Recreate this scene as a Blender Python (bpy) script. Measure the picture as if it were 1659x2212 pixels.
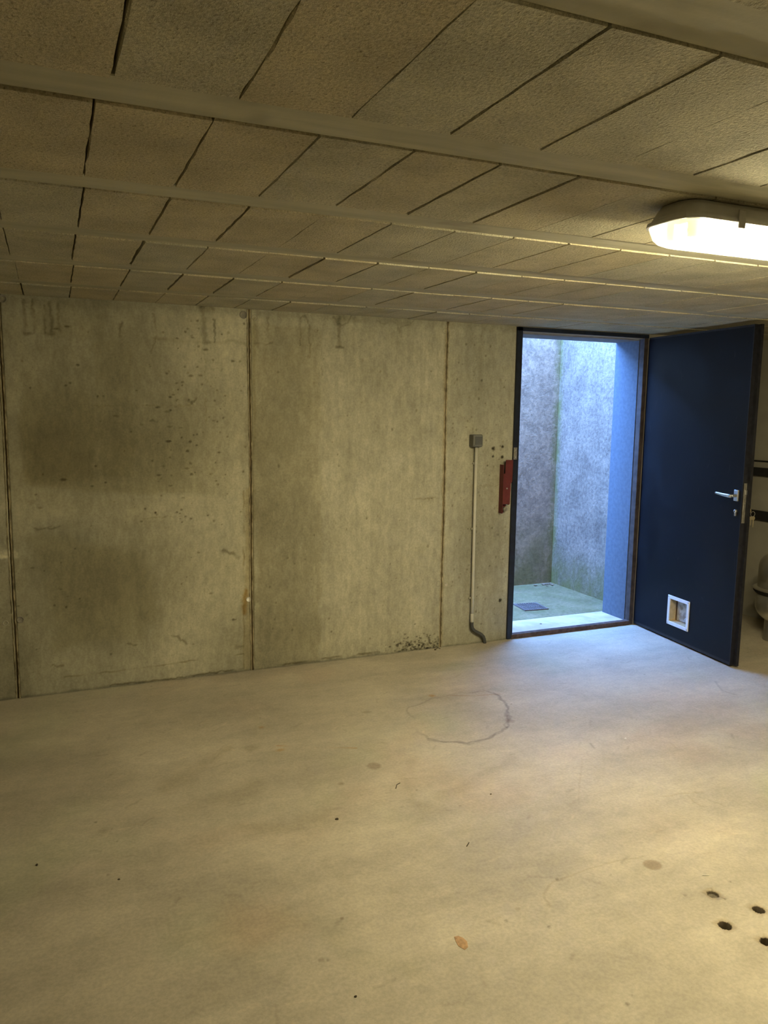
import bpy, bmesh, math
import numpy as np
from mathutils import Vector, Matrix

for o in list(bpy.data.objects):
    bpy.data.objects.remove(o, do_unlink=True)
scene = bpy.context.scene
C = scene.collection

# ------------------------------------------------------------------ camera
IW, IH, F = 1659.0, 2212.0, 1679.1
CAM = np.array([0.0, 0.0, 1.5])
RT = np.array([0.91949165, -0.39288534, 0.01327478])
UP = np.array([0.03999493, 0.12708907, 0.99108464])
FW = np.array([0.39106971, 0.91076313, -0.13257077])
cam = bpy.data.cameras.new('camera'); cam_o = bpy.data.objects.new('camera', cam); C.objects.link(cam_o)
cam.sensor_fit = 'VERTICAL'; cam.sensor_height = 36.0; cam.lens = F / IH * 36.0
cam.clip_start = 0.02; cam.clip_end = 100
m = Matrix.Identity(4)
for i in range(3):
    m[i][0] = RT[i]; m[i][1] = UP[i]; m[i][2] = -FW[i]; m[i][3] = CAM[i]
cam_o.matrix_world = m
scene.camera = cam_o

# ------------------------------------------------------------------ world and exposure
SKY = (0.16, 0.385, 1.0); SKY_STRENGTH = 55.0
LAMP_COLOR = (1.0, 0.86, 0.51); LAMP_STRENGTH = 352.0
w = bpy.data.worlds.new('sky'); scene.world = w; w.use_nodes = True
w.node_tree.nodes['Background'].inputs[0].default_value = (*SKY, 1)
w.node_tree.nodes['Background'].inputs[1].default_value = SKY_STRENGTH
vs = scene.view_settings
vs.view_transform = 'Standard'; vs.look = 'None'; vs.gamma = 1.0; vs.exposure = 0.0
try: vs.use_curve_mapping = False
except Exception: pass

# ------------------------------------------------------------------ main dimensions (metres)
D, H = 4.243, 2.019                 # inner face of the back wall, underside of the ceiling blocks
XL, XR, YB = -2.6, 4.74, -3.0       # left wall, right wall, wall behind the camera
DL, DR = 2.742, 3.722               # clear door opening
OUT = 4.53                          # outer face of the back wall
WX, WY = 4.0, 5.57                  # light well: right wall and far wall
WTOP = 2.55

def ray(px, py):
    return FW + RT * (px - IW / 2) / F - UP * (py - IH / 2) / F
def on_wall(px, py, y=D):
    d = ray(px, py); t = y / d[1]; p = CAM + t * d; return float(p[0]), float(p[2])
def on_floor(px, py, z=0.0):
    d = ray(px, py); t = (z - 1.5) / d[2]; p = CAM + t * d; return float(p[0]), float(p[1])

# ------------------------------------------------------------------ node helpers
class NT:
    def __init__(s, name):
        s.m = bpy.data.materials.new(name); s.m.use_nodes = True
        s.t = s.m.node_tree; s.b = s.t.nodes['Principled BSDF']; s.out = s.t.nodes['Material Output']
    def n(s, kind, **kw):
        x = s.t.nodes.new(kind)
        for k, v in kw.items(): setattr(x, k, v)
        return x
    def l(s, a, b): s.t.links.new(a, b)
    def val(s, sock, v):
        if hasattr(v, 'is_linked') or isinstance(v, bpy.types.NodeSocket): s.l(v, sock)
        else: sock.default_value = v
    def pos(s):
        return s.n('ShaderNodeNewGeometry').outputs['Position']
    def scaled(s, v, sc):
        x = s.n('ShaderNodeVectorMath', operation='MULTIPLY'); s.l(v, x.inputs[0]); x.inputs[1].default_value = sc; return x.outputs[0]
    def noise(s, v, scale, detail=4, rough=0.55, dist=0.0):
        x = s.n('ShaderNodeTexNoise'); s.l(v, x.inputs['Vector'])
        x.inputs['Scale'].default_value = scale; x.inputs['Detail'].default_value = detail
        x.inputs['Roughness'].default_value = rough; x.inputs['Distortion'].default_value = dist
        return x.outputs['Fac']
    def voronoi(s, v, scale, rnd=1.0):
        x = s.n('ShaderNodeTexVoronoi'); s.l(v, x.inputs['Vector']); x.inputs['Scale'].default_value = scale
        x.inputs['Randomness'].default_value = rnd
        return x.outputs['Distance']
    def ramp(s, fac, lo, hi, a=0.0, b=1.0):
        x = s.n('ShaderNodeMapRange'); x.interpolation_type = 'SMOOTHSTEP'
        s.l(fac, x.inputs[0]); x.inputs[1].default_value = lo; x.inputs[2].default_value = hi
        x.inputs[3].default_value = a; x.inputs[4].default_value = b
        return x.outputs[0]
    def mix(s, fac, a, b, mode='MIX'):
        x = s.n('ShaderNodeMix', data_type='RGBA', blend_type=mode)
        s.val(x.inputs[0], fac)
        for sock, v in ((x.inputs[6], a), (x.inputs[7], b)):
            if isinstance(v, bpy.types.NodeSocket): s.l(v, sock)
            else: sock.default_value = (*v, 1) if len(v) == 3 else v
        return x.outputs[2]
    def math(s, op, a, b=0.0):
        x = s.n('ShaderNodeMath', operation=op); s.val(x.inputs[0], a); s.val(x.inputs[1], b); return x.outputs[0]
    def grey(s, v):
        x = s.n('ShaderNodeCombineColor'); [s.l(v, x.inputs[i]) for i in range(3)]; return x.outputs[0]
    def bump(s, h, strength, dist, prev=None):
        x = s.n('ShaderNodeBump'); s.l(h, x.inputs['Height'])
        x.inputs['Strength'].default_value = strength; x.inputs['Distance'].default_value = dist
        if prev is not None: s.l(prev, x.inputs['Normal'])
        return x.outputs['Normal']
    def done(s, color, rough=0.8, metal=0.0, spec=0.5, normal=None):
        s.val(s.b.inputs['Base Color'], color if isinstance(color, bpy.types.NodeSocket) else (*color, 1))
        s.val(s.b.inputs['Roughness'], rough); s.b.inputs['Metallic'].default_value = metal
        s.b.inputs['Specular IOR Level'].default_value = spec
        if normal is not None: s.l(normal, s.b.inputs['Normal'])
        return s.m

def plain(name, c, rough=0.5, metal=0.0, spec=0.5, vary=0.12, scale=30, bump=0.0):
    t = NT(name); p = t.pos()
    n = t.noise(p, scale, 4)
    col = t.mix(1.0, c, t.grey(t.ramp(n, 0.3, 0.7, 1 - vary, 1 + vary)), 'MULTIPLY')
    return t.done(col, rough, metal, spec, t.bump(n, bump, 0.002) if bump else None)

def concrete_tinted(name, base, rough, spec, pore, streak, pore_amt, mids, mid_lo, attr='tint'):
    t = NT(name); p = t.pos()
    a = t.n('ShaderNodeAttribute'); a.attribute_name = attr
    big = t.noise(p, 1.7, 3, 0.6)
    fine = t.noise(p, 90, 3, 0.6)
    st = t.noise(t.scaled(p, streak), 3.0, 3, 0.6)
    c = t.mix(1.0, base, a.outputs['Color'], 'MULTIPLY')
    c = t.mix(1.0, c, t.grey(t.ramp(big, 0.3, 0.7, 0.88, 1.10)), 'MULTIPLY')
    c = t.mix(1.0, c, t.grey(t.ramp(st, 0.3, 0.72, 0.90, 1.08)), 'MULTIPLY')
    mid = t.noise(t.scaled(p, mids), 24, 4, 0.72, 0.0)
    c = t.mix(1.0, c, t.grey(t.ramp(mid, 0.30, 0.70, mid_lo, 2 - mid_lo)), 'MULTIPLY')
    c = t.mix(1.0, c, t.grey(t.ramp(fine, 0.3, 0.7, 0.91, 1.08)), 'MULTIPLY')
    v = t.voronoi(p, pore)
    pn = t.noise(p, 2.4, 2)
    mask = t.math('MULTIPLY', t.ramp(v, 0.10, 0.18, 1, 0), t.ramp(pn, 0.48, 0.62))
    c = t.mix(t.math('MULTIPLY', mask, pore_amt), c, (0.05, 0.045, 0.035))
    nm = t.bump(fine, 0.25, 0.002)
    return t.done(c, rough, 0, spec, nm)

M = {}
M['wall'] = concrete_tinted('board_marked_concrete', (0.395, 0.378, 0.285), 0.85, 0.25, 70, (1.6, 1.6, 0.16), 0.4, (1.4, 1, 0.6), 0.88)
M['floor'] = concrete_tinted('trowelled_concrete', (0.47, 0.425, 0.335), 0.52, 0.35, 60, (0.5, 1.6, 1), 0.10, (0.9, 1.1, 1), 0.94)
def block_material():
    t = NT('porous_block_concrete'); p = t.pos()
    oi = t.n('ShaderNodeObjectInfo').outputs['Random']
    c = t.mix(t.ramp(oi, 0.1, 0.9), (0.475, 0.45, 0.34), (0.50, 0.445, 0.31))
    big = t.noise(p, 5, 4); fine = t.noise(p, 170, 3, 0.7); 
    chips = t.noise(t.scaled(p, (1.7, 1, 1)), 95, 3, 0.75, 0.0)
    c = t.mix(1.0, c, t.grey(t.ramp(big, 0.3, 0.7, 0.86, 1.12)), 'MULTIPLY')
    c = t.mix(1.0, c, t.grey(t.ramp(fine, 0.32, 0.68, 0.80, 1.18)), 'MULTIPLY')
    c = t.mix(t.math('MULTIPLY', t.ramp(chips, 0.58, 0.69), 0.62), c, (0.12, 0.10, 0.065))
    nm = t.bump(fine, 0.6, 0.004); nm = t.bump(chips, 0.55, 0.006, nm)
    return t.done(c, 0.92, 0, 0.2, nm)
M['block'] = block_material()
def beam_material():
    t = NT('cast_beam_concrete'); p = t.pos()
    n = t.noise(t.scaled(p, (0.25, 2, 1)), 9, 4); f = t.noise(p, 60, 3); s = t.noise(p, 3.0, 3)
    c = t.mix(1.0, (0.46, 0.44, 0.335), t.grey(t.ramp(n, 0.3, 0.7, 0.85, 1.12)), 'MULTIPLY')
    c = t.mix(t.ramp(s, 0.60, 0.74, 0, 0.45), c, (0.15, 0.12, 0.07))
    return t.done(c, 0.85, 0, 0.25, t.bump(f, 0.2, 0.002))
M['beam'] = beam_material()
M['slab'] = plain('dark_slab_concrete', (0.10, 0.09, 0.07), 0.95, vary=0.2, scale=8)
M['shell'] = plain('shell_concrete', (0.36, 0.33, 0.26), 0.88, spec=0.25, vary=0.12, scale=3, bump=0.2)
M['plaster'] = plain('grey_side_wall', (0.36, 0.34, 0.285), 0.85, spec=0.25, vary=0.08, scale=4, bump=0.15)
M['ridge'] = plain('seam_cement', (0.36, 0.31, 0.205), 0.9, spec=0.2, vary=0.45, scale=22, bump=0.5)
M['groove'] = plain('seam_groove', (0.21, 0.165, 0.10), 0.95, spec=0.1, vary=0.3, scale=25)
M['plug'] = plain('pale_cone_plug', (0.50, 0.47, 0.40), 0.85, vary=0.12, scale=60)
M['plug_white'] = plain('white_plug', (0.74, 0.72, 0.66), 0.7, vary=0.08, scale=60)
M['plug_grey'] = plain('grey_mortar_patch', (0.24, 0.225, 0.19), 0.9, vary=0.2, scale=60, bump=0.4)
M['door_edge'] = plain('black_steel_edge', (0.012, 0.012, 0.016), 0.45, spec=0.4, vary=0.4, scale=40)
def door_paint():
    t = NT('navy_door_paint'); p = t.pos()
    n = t.noise(p, 3.5, 5, 0.6, 0.8); f = t.noise(t.scaled(p, (1, 1, 0.35)), 26, 5, 0.7, 1.2)
    c = t.mix(t.ramp(n, 0.35, 0.7, 0, 1), (0.0045, 0.0055, 0.008), (0.0075, 0.009, 0.0125))
    c = t.mix(t.math('MULTIPLY', t.ramp(f, 0.60, 0.80), 0.40), c, (0.05, 0.05, 0.055))
    return t.done(c, t.ramp(n, 0.3, 0.7, 0.42, 0.56), 0, 0.17, t.bump(f, 0.06, 0.002))
M['door'] = door_paint()
M['frame'] = plain('black_frame_paint', (0.010, 0.014, 0.026), 0.4, spec=0.4, vary=0.3, scale=25)
M['jamb_worn'] = plain('worn_brown_jamb', (0.05, 0.038, 0.034), 0.6, spec=0.35, vary=0.35, scale=22)
M['rust'] = plain('rusty_threshold', (0.080, 0.052, 0.042), 0.8, spec=0.25, vary=0.35, scale=30, bump=0.3)
M['sill'] = plain('pale_sill', (0.46, 0.37, 0.30), 0.8, spec=0.3, vary=0.15, scale=9, bump=0.2)
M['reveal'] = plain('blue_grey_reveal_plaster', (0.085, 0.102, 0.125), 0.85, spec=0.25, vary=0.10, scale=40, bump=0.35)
M['lintel'] = plain('grey_lintel', (0.22, 0.215, 0.22), 0.85, spec=0.2, vary=0.15, scale=14, bump=0.3)
M['red'] = plain('oxide_red_paint', (0.105, 0.018, 0.018), 0.55, spec=0.35, vary=0.14, scale=30)
M['steel'] = plain('brushed_aluminium', (0.62, 0.62, 0.60), 0.33, metal=0.9, vary=0.06, scale=50)
M['zinc'] = plain('dull_zinc', (0.30, 0.285, 0.25), 0.5, metal=0.6, vary=0.2, scale=60)
M['brass'] = plain('dull_brass', (0.70, 0.62, 0.42), 0.35, metal=0.9, vary=0.1, scale=60)
M['stainless'] = plain('stainless_tank', (0.80, 0.78, 0.72), 0.28, metal=0.86, vary=0.06, scale=12)
M['black'] = plain('black_rail', (0.012, 0.012, 0.013), 0.6, vary=0.3, scale=20)
M['switch_dark'] = plain('dark_grey_plastic', (0.115, 0.115, 0.105), 0.5, vary=0.06, scale=30)
M['switch_key'] = plain('slate_grey_plastic', (0.085, 0.088, 0.088), 0.45, vary=0.06, scale=30)
M['switch_line'] = plain('light_grey_plastic', (0.30, 0.31, 0.30), 0.5, vary=0.05, scale=30)
M['conduit'] = plain('beige_pvc', (0.55, 0.53, 0.45), 0.5, vary=0.06, scale=20)
M['elbow'] = plain('grey_rubber', (0.06, 0.062, 0.06), 0.6, vary=0.15, scale=60)
M['white'] = plain('white_plastic', (0.72, 0.74, 0.78), 0.4, vary=0.05, scale=40)
M['tan'] = plain('tan_plywood', (0.50, 0.40, 0.24), 0.7, vary=0.15, scale=30)
def flap_material():
    t = NT('dirty_flap_plastic'); p = t.pos()
    n = t.noise(p, 22, 4, 0.6); f = t.noise(p, 70, 3)
    c = t.mix(t.ramp(n, 0.42, 0.66, 0, 0.8), (0.55, 0.56, 0.56), (0.20, 0.155, 0.10))
    return t.done(c, 0.45, 0, 0.4, t.bump(f, 0.1, 0.001))
M['flap'] = flap_material()
M['brown'] = plain('brown_dirt', (0.10, 0.06, 0.035), 0.9, vary=0.3, scale=60)
M['housing'] = plain('grey_lamp_housing', (0.60, 0.60, 0.60), 0.45, vary=0.04, scale=20)
M['tray'] = plain('white_reflector', (0.85, 0.85, 0.82), 0.4, vary=0.02, scale=20)
M['clip'] = plain('grey_clip', (0.34, 0.33, 0.31), 0.45, vary=0.05, scale=40)
def emit():
    t = NT('fluorescent_tube'); t.b.inputs['Base Color'].default_value = (0.9, 0.9, 0.9, 1)
    t.b.inputs['Emission Color'].default_value = (*LAMP_COLOR, 1); t.b.inputs['Emission Strength'].default_value = LAMP_STRENGTH
    return t.m
M['tube'] = emit()
def lens():
    t = NT('clear_ribbed_diffuser')
    tr = t.n('ShaderNodeBsdfTransparent'); tl = t.n('ShaderNodeBsdfTranslucent'); tl.inputs[0].default_value = (0.95, 0.95, 0.93, 1)
    gl = t.n('ShaderNodeBsdfGlossy'); gl.inputs['Roughness'].default_value = 0.15
    tr.inputs[0].default_value = (0.97, 0.97, 0.96, 1)
    df = t.n('ShaderNodeBsdfDiffuse'); df.inputs[0].default_value = (0.95, 0.95, 0.93, 1)
    m0 = t.n('ShaderNodeMixShader'); m0.inputs[0].default_value = 0.5; t.l(tl.outputs[0], m0.inputs[1]); t.l(df.outputs[0], m0.inputs[2])
    m1 = t.n('ShaderNodeMixShader'); m1.inputs[0].default_value = 0.30; t.l(tr.outputs[0], m1.inputs[1]); t.l(m0.outputs[0], m1.inputs[2])
    m2 = t.n('ShaderNodeMixShader'); m2.inputs[0].default_value = 0.05; t.l(m1.outputs[0], m2.inputs[1]); t.l(gl.outputs[0], m2.inputs[2])
    t.l(m2.outputs[0], t.out.inputs[0]); return t.m
M['lens'] = lens()
def moss(name, base, green, zlo, zhi, amount, corner=None):
    t = NT(name); p = t.pos()
    z = t.n('ShaderNodeSeparateXYZ'); t.l(p, z.inputs[0])
    n = t.noise(p, 4.5, 6, 0.65, 0.3); f = t.noise(p, 38, 6, 0.72, 0.15); v = t.noise(t.scaled(p, (1, 1, 0.55)), 7, 6, 0.68, 0.3)
    c = t.mix(1.0, base, t.grey(t.ramp(n, 0.25, 0.75, 0.72, 1.25)), 'MULTIPLY')
    c = t.mix(1.0, c, t.grey(t.ramp(f, 0.28, 0.72, 0.66, 1.32)), 'MULTIPLY')
    c = t.mix(t.ramp(v, 0.57, 0.70, 0, 0.40), c, tuple(min(1, x * 1.7) for x in base))
    low = t.ramp(t.math('ADD', z.outputs[2], t.math('MULTIPLY', n, 0.55)), zlo, zhi, 1, 0)
    c = t.mix(t.math('MULTIPLY', t.math('MULTIPLY', low, t.ramp(v, 0.30, 0.62, 0.35, 1)), amount), c, green)
    if corner:
        ax, at = corner
        d = t.math('ABSOLUTE', t.math('SUBTRACT', z.outputs[ax], at))
        k = t.ramp(t.math('ADD', d, t.math('MULTIPLY', f, 0.10)), 0.05, 0.13, 1, 0)
        c = t.mix(t.math('MULTIPLY', k, t.ramp(v, 0.35, 0.6, 0.25, 0.85)), c, green)
    nm = t.bump(f, 0.9, 0.010); nm = t.bump(n, 0.6, 0.025, nm)
    return t.done(c, 0.85, 0, 0.3, nm)
M['well_back'] = moss('rough_grey_render', (0.235, 0.150, 0.097), (0.10, 0.085, 0.018), 0.35, 1.0, 0.7, (0, WX))
M['well_right'] = moss('pale_render', (0.20, 0.145, 0.108), (0.12, 0.105, 0.022), 0.22, 0.70, 0.9, (1, WY))
M['well_floor'] = moss('mossy_wet_concrete', (0.22, 0.165, 0.095), (0.12, 0.11, 0.034), 0.1, 0.7, 0.75)
M['grate'] = plain('grey_iron_grate', (0.12, 0.09, 0.08), 0.6, metal=0.2, vary=0.2, scale=60)
M['leaf'] = plain('dry_brown_leaf', (0.20, 0.125, 0.08), 0.8, vary=0.3, scale=60)
M['dark_bit'] = plain('dark_twig', (0.05, 0.04, 0.025), 0.9, vary=0.3, scale=80)
M['white_bit'] = plain('white_chip', (0.80, 0.78, 0.72), 0.7, vary=0.05, scale=80)
M['flake'] = plain('orange_brown_flake', (0.40, 0.25, 0.13), 0.7, vary=0.2, scale=90)

# ------------------------------------------------------------------ object helpers
def tag(o, label=None, cat=None, group=None, kind=None):
    if label: o['label'] = label
    if cat: o['category'] = cat
    if group: o['group'] = group
    if kind: o['kind'] = kind
    return o
def empty(name, loc=(0, 0, 0), rz=0.0, **kw):
    o = bpy.data.objects.new(name, None); C.objects.link(o); o.location = loc; o.rotation_euler = (0, 0, rz)
    o.empty_display_size = 0.05
    o['_o'] = list(loc); return tag(o, **kw)
def link(name, me, mat, parent=None, origin=None, smooth=False):
    """origin: point of the mesh coordinates that becomes the object's own origin"""
    if smooth:
        me.polygons.foreach_set('use_smooth', [True] * len(me.polygons))
    if mat is not None: me.materials.append(mat)
    o = bpy.data.objects.new(name, me); C.objects.link(o)
    if origin is None:
        n = len(me.vertices); a = np.empty(n * 3, np.float32); me.vertices.foreach_get('co', a); a = a.reshape(-1, 3)
        lo, hi = a.min(0), a.max(0); origin = ((lo[0] + hi[0]) / 2, (lo[1] + hi[1]) / 2, lo[2])
    me.transform(Matrix.Translation([-float(v) for v in origin]))
    o.location = [float(v) for v in origin]
    if parent is not None: o.parent = parent
    return o
def from_bm(name, bm, mat, parent=None, origin=None, smooth=False):
    bmesh.ops.recalc_face_normals(bm, faces=bm.faces)
    me = bpy.data.meshes.new(name); bm.to_mesh(me); bm.free()
    return link(name, me, mat, parent, origin, smooth)
def bm_box(bm, x0, x1, y0, y1, z0, z1):
    vs = [bm.verts.new((x, y, z)) for z in (z0, z1) for y in (y0, y1) for x in (x0, x1)]
    for f in ((0, 2, 3, 1), (4, 5, 7, 6), (0, 1, 5, 4), (2, 6, 7, 3), (0, 4, 6, 2), (1, 3, 7, 5)):
        bm.faces.new([vs[i] for i in f])
    return vs
def box(name, x0, x1, y0, y1, z0, z1, mat, parent=None, bevel=0.0, seg=2, origin=None):
    bm = bmesh.new(); bm_box(bm, x0, x1, y0, y1, z0, z1)
    if bevel: bmesh.ops.bevel(bm, geom=list(bm.edges), offset=bevel, segments=seg, affect='EDGES', profile=0.5)
    return from_bm(name, bm, mat, parent, origin)
def rings(bm, loops, close_ends=True, closed=True):
    """bridge a list of equally long vertex loops"""
    L = [[bm.verts.new(p) for p in lp] for lp in loops]
    n = len(L[0])
    for a, b in zip(L, L[1:]):
        for i in range(n if closed else n - 1):
            j = (i + 1) % n
            bm.faces.new((a[i], a[j], b[j], b[i]))
    if close_ends:
        bm.faces.new(list(reversed(L[0]))); bm.faces.new(L[-1])
    return L
def tube_bm(bm, pts, r, n=12):
    pts = [Vector(p) for p in pts]; rr = r if isinstance(r, (list, tuple)) else [r] * len(pts)
    loops = []; ref = None
    for i, p in enumerate(pts):
        d = (pts[min(i + 1, len(pts) - 1)] - pts[max(i - 1, 0)]).normalized()
        if ref is None:
            ref = Vector((0, 0, 1)) if abs(d.z) < 0.9 else Vector((0, 1, 0))
        u = d.cross(ref).normalized(); v = u.cross(d).normalized(); ref = v
        loops.append([p + rr[i] * (math.cos(a) * u + math.sin(a) * v) for a in [2 * math.pi * k / n for k in range(n)]])
    rings(bm, loops)
def tube(name, pts, r, mat, parent=None, n=12, smooth=True):
    bm = bmesh.new(); tube_bm(bm, pts, r, n); return from_bm(name, bm, mat, parent, smooth=smooth)
def lathe(name, prof, c, mat, parent=None, n=40, axis='z', smooth=True):
    bm = bmesh.new(); loops = []
    for r, h in prof:
        r = max(r, 1e-4)
        lp = []
        for k in range(n):
            a = 2 * math.pi * k / n; ca, sa = r * math.cos(a), r * math.sin(a)
            lp.append({'z': (c[0] + ca, c[1] + sa, c[2] + h), 'y': (c[0] + ca, c[1] + h, c[2] + sa), 'x': (c[0] + h, c[1] + ca, c[2] + sa)}[axis])
        loops.append(lp)
    rings(bm, loops); return from_bm(name, bm, mat, parent, smooth=smooth)
def frame_prism(name, o, i, y0, y1, mat, parent=None, bevel=0.0):
    """rectangular slab with a rectangular hole; o, i = (x0, x1, z0, z1)"""
    bm = bmesh.new()
    def rect(r, y): return [bm.verts.new(p) for p in ((r[0], y, r[2]), (r[1], y, r[2]), (r[1], y, r[3]), (r[0], y, r[3]))]
    a, b, c_, d_ = rect(o, y0), rect(o, y1), rect(i, y0), rect(i, y1)
    for k in range(4):
        j = (k + 1) % 4
        bm.faces.new((a[k], a[j], c_[j], c_[k])); bm.faces.new((b[k], d_[k], d_[j], b[j]))
        bm.faces.new((a[k], b[k], b[j], a[j])); bm.faces.new((c_[k], c_[j], d_[j], d_[k]))
    if bevel: bmesh.ops.bevel(bm, geom=list(bm.edges), offset=bevel, segments=1, affect='EDGES')
    return from_bm(name, bm, mat, parent)
def rounded_rect(cx, cy, hl, hw, r, z, seg=6):
    p = []
    for (sx, sy, a0) in ((1, 1, 0), (-1, 1, 90), (-1, -1, 180), (1, -1, 270)):
        for k in range(seg + 1):
            a = math.radians(a0 + 90 * k / seg)
            p.append((cx + sx * (hl - r) + r * math.cos(a), cy + sy * (hw - r) + r * math.sin(a), z))
    return p
def grid_mesh(name, P, color, drop=None):
    """P: (ny, nx, 3) points, color: (ny, nx, 3) multipliers, drop: bool mask of quads to leave out"""
    ny, nx = P.shape[:2]
    idx = np.arange(ny * nx).reshape(ny, nx)
    q = np.stack([idx[:-1, :-1], idx[:-1, 1:], idx[1:, 1:], idx[1:, :-1]], -1).reshape(-1, 4)
    if drop is not None: q = q[~drop.reshape(-1)]
    return P.reshape(-1, 3), q, color.reshape(-1, 3)
def build_mesh(name, V, Q, col):
    me = bpy.data.meshes.new(name)
    V = np.ascontiguousarray(V, np.float32); Q = np.ascontiguousarray(Q, np.int32)
    me.vertices.add(len(V)); me.vertices.foreach_set('co', V.ravel())
    me.loops.add(Q.size); me.loops.foreach_set('vertex_index', Q.ravel())
    me.polygons.add(len(Q)); me.polygons.foreach_set('loop_start', np.arange(0, Q.size, 4, dtype=np.int32))
    me.polygons.foreach_set('use_smooth', np.ones(len(Q), bool))
    a = me.attributes.new('tint', 'FLOAT_COLOR', 'POINT')
    cc = np.ones((len(V), 4), np.float32); cc[:, :3] = col; a.data.foreach_set('color', cc.ravel())
    me.update(calc_edges=True); me.validate(); return me

# ------------------------------------------------------------------ stains and wear drawn in wall / floor metres
_lat = np.random.default_rng(7).random((64, 256, 256)).astype(np.float32) * 2 - 1
def vn(x, y, s, seed):
    L = _lat[seed % 64]; x = x / s + seed * 3.7; y = y / s + seed * 1.3
    xi = np.floor(x).astype(int); yi = np.floor(y).astype(int); fx = x - xi; fy = y - yi
    fx = fx * fx * (3 - 2 * fx); fy = fy * fy * (3 - 2 * fy)
    g = lambda a, b: L[(yi + b) & 255, (xi + a) & 255]
    return (g(0, 0) * (1 - fx) + g(1, 0) * fx) * (1 - fy) + (g(0, 1) * (1 - fx) + g(1, 1) * fx) * fy
def fbm(x, y, s, seed, o=4):
    r = 0; a = 1; t = 0
    for k in range(o):
        r = r + a * vn(x, y, s, seed + k); t += a; a *= 0.55; s *= 0.5
    return r / t
def sstep(e0, e1, x):
    t = np.clip((x - e0) / (e1 - e0), 0, 1); return t * t * (3 - 2 * t)
class Canvas:
    def __init__(s, xs, ys):
        s.xs, s.ys = xs, ys; s.X, s.Y = np.meshgrid(xs, ys); s.T = np.ones(s.X.shape + (3,), np.float32); s.Dp = np.zeros(s.X.shape, np.float32)
    def win(s, x0, x1, y0, y1):
        a, b = np.searchsorted(s.xs, (x0, x1)); c, d = np.searchsorted(s.ys, (y0, y1)); return slice(c, d), slice(a, b)
    def apply(s, w, m, col, depth=0.0):
        m = m[..., None]; s.T[w] *= 1 - m * (1 - np.array(col, np.float32))
        if depth: s.Dp[w] += m[..., 0] * depth
    def blob(s, x, y, rx, ry, col, soft=0.3, rot=0.0, wob=0.2, ws=None, seed=1, depth=0.0):
        R = max(rx, ry) * (1.4 + soft + wob); w = s.win(x - R, x + R, y - R, y + R); X, Y = s.X[w], s.Y[w]
        if X.size == 0: return
        c, n = math.cos(rot), math.sin(rot); u = ((X - x) * c + (Y - y) * n) / rx; v = (-(X - x) * n + (Y - y) * c) / ry
        d = np.sqrt(u * u + v * v) + wob * fbm(X, Y, ws or max(rx, ry) * 0.7, seed, 3)
        s.apply(w, sstep(1 + soft, 1 - soft, d), col, depth)
    def stroke(s, pts, wd, col, soft=0.5, wob=0.0, ws=0.03, seed=2, depth=0.0, taper=False, gaps=0.0):
        pts = np.array(pts, float); R = wd * 3 + abs(wob) * 1.5
        w = s.win(pts[:, 0].min() - R, pts[:, 0].max() + R, pts[:, 1].min() - R, pts[:, 1].max() + R); X, Y = s.X[w].copy(), s.Y[w].copy()
        if X.size == 0: return
        gX, gY = X, Y
        if wob:
            X = X + wob * fbm(gX, gY, ws, seed, 3); Y = Y + wob * fbm(gX, gY, ws, seed + 9, 3)
        best = np.full(X.shape, 9.0)
        for (ax, ay), (bx, by) in zip(pts, pts[1:]):
            dx, dy = bx - ax, by - ay; t = np.clip(((X - ax) * dx + (Y - ay) * dy) / (dx * dx + dy * dy + 1e-12), 0, 1)
            best = np.minimum(best, np.hypot(X - ax - t * dx, Y - ay - t * dy))
        m = sstep(wd * (1 + soft), wd * (1 - soft), best)
        if gaps: m = m * sstep(-gaps, 0.35, fbm(gX, gY, ws * 3, seed + 20, 2) + 0.25)
        s.apply(w, m, col, depth)

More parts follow.
